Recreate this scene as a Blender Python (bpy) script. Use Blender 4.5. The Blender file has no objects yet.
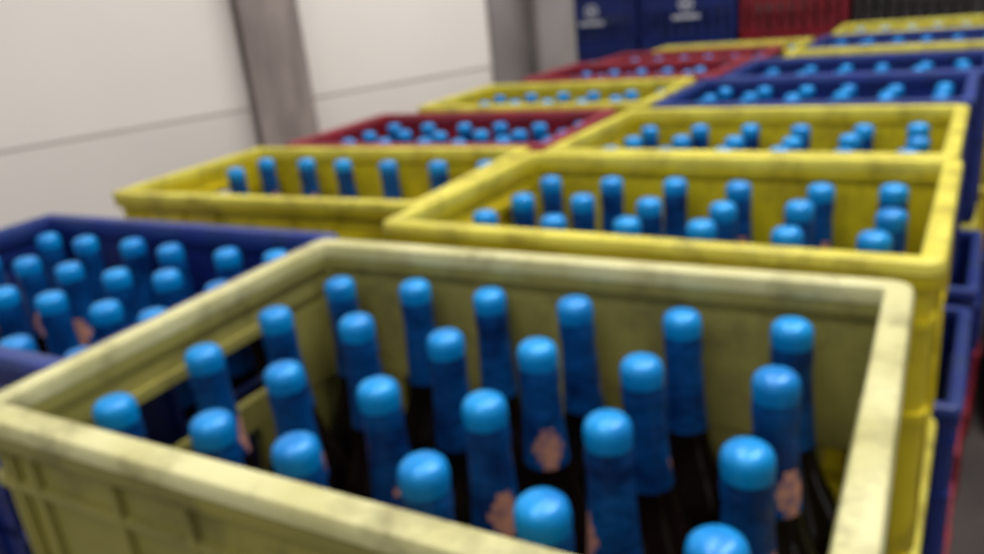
import bpy, bmesh, math, random
from mathutils import Vector, Matrix
random.seed(7)
S=bpy.context.scene
S.view_settings.view_transform='Standard'
W,D,H=0.472,0.309,0.285
FLOOR=-4*H

# ---------------------------------------------------------------- materials
def srgb(c):
    return tuple(((v/255)/12.92 if v/255<=.04045 else ((v/255+.055)/1.055)**2.4) for v in c)+(1,)
def mat(name,c1,c2=None,rough=.5,scale=8,bump=.1,metal=0,lo=.4,hi=.65,spec=.5,bscale=60,stretch=(1,1,1),grime=None,gamt=.75):
    m=bpy.data.materials.new(name); m.use_nodes=True; nt=m.node_tree; n=nt.nodes; l=nt.links
    b=n['Principled BSDF']; b.inputs['Roughness'].default_value=rough; b.inputs['Metallic'].default_value=metal
    b.inputs['Specular IOR Level'].default_value=spec
    tc=n.new('ShaderNodeTexCoord'); mp=n.new('ShaderNodeMapping'); mp.inputs['Scale'].default_value=stretch
    l.new(tc.outputs['Object'],mp.inputs['Vector'])
    no=n.new('ShaderNodeTexNoise'); no.inputs['Scale'].default_value=scale; no.inputs['Detail'].default_value=6
    l.new(mp.outputs['Vector'],no.inputs['Vector'])
    r=n.new('ShaderNodeValToRGB'); r.color_ramp.elements[0].position=lo; r.color_ramp.elements[1].position=hi
    r.color_ramp.elements[0].color=srgb(c1); r.color_ramp.elements[1].color=srgb(c2 or c1)
    l.new(no.outputs['Fac'],r.inputs['Fac']); col=r.outputs['Color']
    if grime:
        n3=n.new('ShaderNodeTexNoise'); n3.inputs['Scale'].default_value=18; n3.inputs['Detail'].default_value=8; n3.inputs['Roughness'].default_value=.7
        l.new(tc.outputs['Object'],n3.inputs['Vector'])
        r3=n.new('ShaderNodeMapRange'); r3.inputs[1].default_value=.5; r3.inputs[2].default_value=.7; r3.inputs[4].default_value=gamt
        l.new(n3.outputs['Fac'],r3.inputs[0])
        mx=n.new('ShaderNodeMix'); mx.data_type='RGBA'; mx.inputs[7].default_value=srgb(grime)
        l.new(r3.outputs[0],mx.inputs[0]); l.new(col,mx.inputs[6]); col=mx.outputs[2]
    l.new(col,b.inputs['Base Color'])
    n2=n.new('ShaderNodeTexNoise'); n2.inputs['Scale'].default_value=bscale; n2.inputs['Detail'].default_value=4
    l.new(mp.outputs['Vector'],n2.inputs['Vector'])
    bp=n.new('ShaderNodeBump'); bp.inputs['Strength'].default_value=bump; bp.inputs['Distance'].default_value=.003
    l.new(n2.outputs['Fac'],bp.inputs['Height']); l.new(bp.outputs['Normal'],b.inputs['Normal'])
    return m
M={
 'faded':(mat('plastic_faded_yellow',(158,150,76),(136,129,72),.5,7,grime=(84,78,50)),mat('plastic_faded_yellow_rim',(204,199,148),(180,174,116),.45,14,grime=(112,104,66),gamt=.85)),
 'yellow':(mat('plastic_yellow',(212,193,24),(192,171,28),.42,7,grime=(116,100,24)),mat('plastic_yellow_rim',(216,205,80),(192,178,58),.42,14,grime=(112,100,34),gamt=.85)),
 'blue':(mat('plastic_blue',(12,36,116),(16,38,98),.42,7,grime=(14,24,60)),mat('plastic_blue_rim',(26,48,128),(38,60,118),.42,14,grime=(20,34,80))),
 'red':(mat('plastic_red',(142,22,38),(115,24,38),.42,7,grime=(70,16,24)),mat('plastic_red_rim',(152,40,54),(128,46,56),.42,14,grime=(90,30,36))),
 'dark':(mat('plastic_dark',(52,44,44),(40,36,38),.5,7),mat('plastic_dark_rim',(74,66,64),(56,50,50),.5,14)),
}
CAP=mat('crown_cap_blue_foil',(0,144,218),(0,120,198),.3,30,.15,.12)
FOIL=mat('neck_foil_blue',(4,84,156),(4,48,108),.32,34,.6,.25,bscale=120)
NLAB=mat('neck_label_print',(206,146,122),(140,104,118),.5,140,.0,lo=.45,hi=.62)
GLASS=mat('brown_bottle_glass',(18,10,8),(12,8,8),.1,10,.0,spec=.35)
BLAB=mat('body_label_paper',(16,36,76),(70,70,76),.5,30,.0,lo=.5,hi=.52)
WHITE=mat('printed_white',(215,218,225),(190,195,210),.5,20,.0)

def mesh_obj(name,bm,mats,smooth=True):
    me=bpy.data.meshes.new(name); bmesh.ops.recalc_face_normals(bm,faces=bm.faces); bm.to_mesh(me); bm.free()
    for m in mats: me.materials.append(m)
    if smooth:
        for p in me.polygons: p.use_smooth=True
        try: me.set_sharp_from_angle(angle=math.radians(38))
        except Exception: pass
    return me
def link(name,me,loc=(0,0,0),rz=0,scale=(1,1,1),parent=None):
    o=bpy.data.objects.new(name,me); S.collection.objects.link(o)
    o.location=loc; o.rotation_euler=(0,0,rz); o.scale=scale
    if parent: o.parent=parent
    return o
def box(bm,x0,x1,y0,y1,z0,z1,mi=0):
    vs=[bm.verts.new((x,y,z)) for x in (x0,x1) for y in (y0,y1) for z in (z0,z1)]
    for f in ((0,1,3,2),(4,6,7,5),(0,4,5,1),(2,3,7,6),(0,2,6,4),(1,5,7,3)):
        bm.faces.new([vs[i] for i in f]).material_index=mi
def ring(bm,prof,mi,rad=.014,closed=True):
    loops=[]
    for ins,z in prof:
        lp=[]; hx,hy=W/2-ins,D/2-ins; r=max(.003,rad-ins)
        for cx,cy,a0 in ((hx-r,hy-r,0),(-hx+r,hy-r,90),(-hx+r,-hy+r,180),(hx-r,-hy+r,270)):
            for k in range(5):
                a=math.radians(a0+22.5*k); lp.append(bm.verts.new((cx+r*math.cos(a),cy+r*math.sin(a),z)))
        loops.append(lp)
    n=len(loops[0]); m=len(loops)
    for i in range(m if closed else m-1):
        A,B=loops[i],loops[(i+1)%m]
        for k in range(n):
            bm.faces.new((A[k],A[(k+1)%n],B[(k+1)%n],B[k])).material_index=mi

def crate_mesh():
    bm=bmesh.new()
    ring(bm,[(.000,-.004),(.0015,-.001),(.004,0),(.0140,0),(.0158,-.001),(.0168,-.004),(.0168,-.012),(.002,-.012),(.000,-.010)],1)
    ring(bm,[(.001,-.012),(.0165,-.012),(.0165,-.028),(.008,-.028),(.008,-.022),(.002,-.022),(.001,-.020)],0)
    ring(bm,[(.004,-.045),(.004,-.051),(.012,-.051),(.012,-.045)],0)
    ring(bm,[(.004,-.118),(.004,-.126),(.012,-.126),(.012,-.118)],0)
    ring(bm,[(.006,-.245),(.006,-.270),(.012,-H),(.024,-H),(.020,-.245)],0)
    hx,hy=W/2,D/2; o,i=.008,.0165
    zb=-.25
    for s in (-1,1):
        ya,yb=sorted((s*(hy-o),s*(hy-i)))
        box(bm,-hx+.014,hx-.014,ya,yb,-.122,-.02)
        n=9; x0,x1=-hx+.014,hx-.014; bw=(x1-x0)/n
        for k in range(n+1):
            w=.016
            xc=x0+k*bw; box(bm,max(x0,xc-w),min(x1,xc+w),ya,yb,zb,-.12)
        box(bm,x0,x1,ya,yb,-.19,-.178)
        yr=sorted((s*(hy-.0035),s*(hy-.0085)))
        for xc in (-.205,-.185,-.115,-.06,.06,.115,.185,.205):
            box(bm,xc-.002,xc+.002,yr[0],yr[1],-.25,-.028)
    for s in (-1,1):
        xa,xb=sorted((s*(hx-o),s*(hx-i)))
        y0,y1=-hy+.014,hy-.014; hw=.068
        box(bm,xa,xb,y0,y1,-.046,-.02)
        box(bm,xa,xb,y0,-hw,-.122,-.04); box(bm,xa,xb,hw,y1,-.122,-.04)
        box(bm,xa,xb,-hw,hw,-.122,-.098)
        xg=sorted((s*(hx-.003),s*(hx-.021))); box(bm,xg[0],xg[1],-hw-.006,hw+.006,-.046,-.038)
        for t in (-1,1):
            g=sorted((t*hw,t*(hw+.006))); box(bm,xg[0],xg[1],g[0],g[1],-.105,-.038)
        n=6; bw=(y1-y0)/n
        for k in range(n+1):
            w=.015
            yc=y0+k*bw; box(bm,xa,xb,max(y0,yc-w),min(y1,yc+w),zb,-.12)
        box(bm,xa,xb,y0,y1,-.19,-.178)
        xr=sorted((s*(hx-.0035),s*(hx-.0085)))
        for yc in (-.125,-.1,.1,.125): box(bm,xr[0],xr[1],yc-.002,yc+.002,-.25,-.028)
    for sx in (-1,1):
        for sy in (-1,1):
            cx,cy=sx*(hx-.021),sy*(hy-.021)
            a0={(1,1):0,(-1,1):90,(-1,-1):180,(1,-1):270}[(sx,sy)]
            A=[math.radians(a0+15*k) for k in range(7)]
            lo=[[bm.verts.new((cx+r*math.cos(a),cy+r*math.sin(a),z)) for a in A] for r,z in ((.0155,-.26),(.0155,-.02),(.006,-.02),(.006,-.26))]
            for q in range(4):
                P,Q=lo[q],lo[(q+1)%4]
                for k in range(6): bm.faces.new((P[k],P[k+1],Q[k+1],Q[k]))
            for k in (0,6): bm.faces.new([lo[q][k] for q in range(4)])
    zf=-.272
    for k in range(13):
        x=-hx+.02+k*(W-.04)/12; box(bm,x-.006,x+.006,-hy+.012,hy-.012,zf-.004,zf)
    for k in range(9):
        y=-hy+.018+k*(D-.036)/8; box(bm,-hx+.012,hx-.012,y-.006,y+.006,zf-.004,zf)
    for k in range(1,6):
        x=(k-3)*.0735; box(bm,x-.0012,x+.0012,-hy+.012,hy-.012,zf,-.19)
    for k in range(1,4):
        y=(k-2)*.0725; box(bm,-hx+.012,hx-.012,y-.0012,y+.0012,zf,-.19)
    return mesh_obj('beer_crate',bm,[M['yellow'][0],M['yellow'][1]])
CR=crate_mesh()

PROF=[(.0,0.0006),(.0060,0.0004),(.0098,-.0008),(.0122,-.0032),(.0132,-.007),(.0133,-.012),(.0128,-.016),(.0134,-.021),(.0133,-.028),(.0127,-.033),(.0130,-.042),(.0134,-.050),
 (.0137,-.057),(.0140,-.063),(.0143,-.069),(.0147,-.075),(.0151,-.081),(.0156,-.087),(.0164,-.096),(.0184,-.106),(.0222,-.117),(.0275,-.128),(.0318,-.139),(.0340,-.150),(.0342,-.165),(.0342,-.215),(.0342,-.238),(.0322,-.247),(.027,-.2505),(0,-.248)]
def bottles_mesh(seed,dz,px=.0735,py=.0724,skip=(),facing={}):
    rnd=random.Random(seed); bm=bmesh.new(); seg=28
    for j in range(4):
        for i in range(6):
            cx,cy=(i-2.5)*px+rnd.uniform(-.0015,.0015),(1.5-j)*py+rnd.uniform(-.0015,.0015)
            tx,ty=rnd.uniform(-.02,.02),rnd.uniform(-.02,.02); h=rnd.uniform(-.002,.002)
            a0=-math.pi/2+rnd.uniform(-3.1,3.1)
            if facing: a0=math.radians(facing.get((i,j),90+rnd.uniform(-50,50)))
            if (i,j) in skip: continue
            loops=[]
            for r,z in PROF:
                sh=(z+.25)
                if r==0: loops.append([bm.verts.new((cx+tx*sh,cy+ty*sh,z+dz+h))]); continue
                loops.append([bm.verts.new((cx+tx*sh+r*math.cos(a0+2*math.pi*(k+.5)/seg),cy+ty*sh+r*math.sin(a0+2*math.pi*(k+.5)/seg),z+dz+h)) for k in range(seg)])
            for q in range(len(PROF)-1):
                A,B=loops[q],loops[q+1]; zm=(PROF[q][1]+PROF[q+1][1])/2
                for k in range(seg):
                    k2=(k+1)%seg
                    if len(A)==1: f=bm.faces.new((A[0],B[k],B[k2]))
                    elif len(B)==1: f=bm.faces.new((A[k],A[k2],B[0]))
                    else: f=bm.faces.new((A[k],A[k2],B[k2],B[k]))
                    mi=0 if zm>-.0145 else 1 if zm>-.086 else 2
                    if -.165>zm>-.215: mi=4
                    kk=min((k+1)%seg,seg-(k+1)%seg)
                    lim={-.060:1,-.066:2,-.072:3,-.078:2,-.084:1}.get(round(zm,3),-1)
                    if kk<=lim: mi=3
                    f.material_index=mi
    return mesh_obj('beer_bottles',bm,[CAP,FOIL,GLASS,NLAB,BLAB])
sk=[(i,j) for i in range(6) for j in (1,2,3) if not (i==0 and j==1)]
BT=[bottles_mesh(12,-.019,.0750,.0748,facing={(3,1):-55,(3,2):-35,(2,2):-10,(5,2):-25,(5,1):-40,(1,2):-5,(5,3):-20,(4,2):-150}),bottles_mesh(22,-.020),bottles_mesh(33,-.015),bottles_mesh(41,-.012,skip=sk)]

def crate(x,y,rz,z,col,sx=1,zs=1,sy=1,name='beer_crate'):
    o=link(name,CR,(x,y,z),rz,(sx,sy,zs))
    for k in (0,1):
        o.material_slots[k].link='OBJECT'; o.material_slots[k].material=M[col][k]
    return o
def stack(x,y,rz,z,cols,sx=1,bt=0,bz=0,n=4,offs=None,sy=1,boff=(0,0)):
    p=(z-FLOOR)/n; zs=p/H
    for k in range(n):
        c=cols[min(k,len(cols)-1)]
        dx,dy=(0,0) if k==0 else (offs[k-1] if offs and k-1<len(offs) else (random.uniform(-.006,.006),random.uniform(-.004,.004)))
        o=crate(x+dx,y+dy,rz,z-k*p,c,sx,zs,sy)
        if k==0: link('beer_bottles',BT[bt],(boff[0]/sx,boff[1]/sy,bz),0,(1/sx if bt==0 else 1,1/sy,1),parent=o)
stack(.006,-.0125,.006,0,['faded','yellow','blue','red'],bt=0,sx=1.03,sy=1.08,boff=(-.006,.0125))
stack(-.488,.045,.005,-.012,['blue','blue','yellow','blue'],bt=1,bz=.008)
stack(.031,.352,-.031,0,['yellow','yellow','blue','blue'],bt=1,sx=1.01,sy=1.02,offs=[(0,0),(.012,0),(.006,0)])
stack(-.525,.485,.026,-.022,['yellow','blue','red','blue'],sx=1.13,bt=3)
stack(.040,.690,-.035,-.005,['yellow','blue','red','blue'],bt=1,offs=[(.028,0),(.032,0),(.03,0)])
stack(-.512,.820,.010,-.025,['red','blue','yellow','blue'],sx=1.10,bt=2)
stack(.058,1.075,-.035,-.012,['blue','blue','red','blue'],bt=2,offs=[(.03,0),(.03,0)])
stack(-.455,1.150,-.01,-.018,['yellow','red','blue','blue'],sx=1.06,bt=1)
stack(-.395,1.485,-.05,-.014,['red','blue','yellow','blue'],bt=1)
stack(.090,1.410,-.03,-.016,['blue','yellow','blue','red'],bt=1)
stack(.125,1.750,-.03,-.036,['yellow','yellow','blue','red'],bt=2)
stack(-.385,1.830,-.03,-.028,['red','blue','blue','red'],bt=2)
stack(.150,2.090,-.02,-.034,['blue','red','blue','red'],bt=2)
stack(-.355,2.165,-.02,-.045,['yellow','blue','blue','red'],bt=1)
stack(.655,2.110,0,-.034,['blue','red','blue','red'],bt=1)
stack(.170,2.425,0,-.030,['yellow','red','blue','red'],bt=2)
stack(.665,2.445,0,-.028,['yellow','red','blue','red'],bt=1)

def emblem(parent):
    bm=bmesh.new(); y=-D/2+.0025
    def disc(cx,cz,rx,rz_,ri=0):
        n=24
        A=[bm.verts.new((cx+rx*math.cos(2*math.pi*k/n),y,cz+rz_*math.sin(2*math.pi*k/n))) for k in range(n)]
        if ri:
            B=[bm.verts.new((cx+rx*ri*math.cos(2*math.pi*k/n),y,cz+rz_*ri*math.sin(2*math.pi*k/n))) for k in range(n)]
            for k in range(n): bm.faces.new((A[k],A[(k+1)%n],B[(k+1)%n],B[k]))
        else: bm.faces.new(A)
    disc(0,-.098,.036,.032,.68); disc(0,-.098,.014,.012)
    v=[bm.verts.new((a,y,b)) for a,b in ((-.065,-.168),(.065,-.168),(.065,-.150),(-.065,-.150))]; bm.faces.new(v)
    link('printed_emblem',mesh_obj('printed_emblem',bm,[WHITE],False),parent=parent)
for cx,c in ((-1.58,'blue'),(-1.03,'blue'),(-.48,'red'),(.07,'dark'),(.62,'dark')):
    for k in range(5):
        z=FLOOR+(k+1)*H*1.1
        o=crate(cx+random.uniform(-.004,.004),4.28,0,z,c,1.14,1.1)
        if c=='blue': emblem(o)

# ---------------------------------------------------------------- room
def simple(name,build,m,loc=(0,0,0),rz=0):
    bm=bmesh.new(); build(bm)
    return link(name,mesh_obj(name,bm,m,False),loc,rz)
WALLM=mat('painted_wall',(250,243,236),(244,237,230),.6,1.2,.05,bscale=20)
WALLB=mat('painted_wall_lower',(244,237,230),(234,227,220),.6,1.5,.05,bscale=20)
TRIM=mat('panel_joint_metal',(230,223,217),(218,211,205),.5,5,.05)
STEEL=mat('painted_steel_column',(160,147,142),(130,118,115),.55,6,.2,stretch=(3,3,.6))
CONC=mat('grey_column_paint',(150,143,141),(134,127,125),.6,4,.1)
FLO=mat('concrete_floor',(92,84,80),(70,64,62),.7,3,.3)
BACK=mat('back_wall_paint',(110,108,108),(90,88,88),.7,2,.1)
th=math.atan2(-.46,1)
def wl(s,off=0):
    d=Vector((.46,1)).normalized(); n=Vector((1,-.46)).normalized()
    p=Vector((-1.938,0))+d*s+n*off; return (p.x,p.y)
send=2.33
simple('wall_left',lambda bm:(box(bm,-.15,0,-3.0,send,-.042,2.2,0),box(bm,-.15,-.003,-3.0,send,FLOOR,-.050,1)),[WALLM,WALLB],(-1.938,0,0),th)
simple('trim_1',lambda bm:box(bm,-.15,-.005,-3.0,send,-.050,-.042),[TRIM],(-1.938,0,0),th)
def hbeam(bm):
    w=.080
    box(bm,.0,.010,-w,w,FLOOR,2.2); box(bm,.010,.048,-.006,.006,FLOOR,2.2); box(bm,.048,.058,-w,w,FLOOR,2.2)
    box(bm,.001,.11,-.12,.12,FLOOR,FLOOR+.015)
x,y=wl(1.405,0.002); simple('steel_column',hbeam,[STEEL],(x,y,0),th)
def endcol(bm):
    box(bm,0,.02,-.13,.13,FLOOR,2.2); box(bm,.02,.10,.02,.13,FLOOR,2.2); box(bm,.10,.12,-.02,.13,FLOOR,2.2)
x,y=wl(2.27,0.002); simple('corner_column',endcol,[CONC],(x,y,0),th)
simple('floor',lambda bm:box(bm,-5,4,-3.5,7,FLOOR-.1,FLOOR),[FLO])
simple('wall_back',lambda bm:box(bm,-5,4,7,7.15,FLOOR,2.2),[BACK])

# ---------------------------------------------------------------- light
w=bpy.data.worlds.new('World'); S.world=w; w.use_nodes=True
bg=w.node_tree.nodes['Background']; bg.inputs[0].default_value=(1,.985,.965,1); bg.inputs[1].default_value=.43
def area(name,loc,size,e,rot=(0,0,0),col=(1,.98,.95)):
    L=bpy.data.lights.new(name,'AREA'); L.shape='RECTANGLE'; L.size,L.size_y=size; L.energy=e; L.color=col
    o=bpy.data.objects.new(name,L); S.collection.objects.link(o); o.location=loc; o.rotation_euler=rot
area('wall_fill_light',(.7,1.0,2.3),(.5,2.6),62,(0,math.radians(20),0))
area('wall_fill_light',(.2,-2.0,2.3),(2,1.2),17,(math.radians(35),0,0))
area('wall_fill_light',(-.4,.5,2.1),(.3,2.8),48,(0,math.radians(-62),0))  # added fill for a brighter left wall, not a real ceiling fixture

# ---------------------------------------------------------------- camera
A,B,C=.5370,.3474,-.1062
f=Vector((-math.sin(A)*math.cos(B),math.cos(A)*math.cos(B),-math.sin(B)))
r0=Vector((math.cos(A),math.sin(A),0)); u0=r0.cross(f)
r=r0*math.cos(C)+u0*math.sin(C); u=-r0*math.sin(C)+u0*math.cos(C)
cam=bpy.data.cameras.new('camera'); co=bpy.data.objects.new('camera',cam); S.collection.objects.link(co)
m=Matrix((r,u,-f)).transposed().to_4x4(); m.translation=Vector((.2568,-.3810,.2004)); co.matrix_world=m
cam.sensor_width=36; cam.lens=36*799.3/984; cam.clip_start=.01
cam.dof.use_dof=True; cam.dof.focus_distance=.06; cam.dof.aperture_fstop=38
S.camera=co
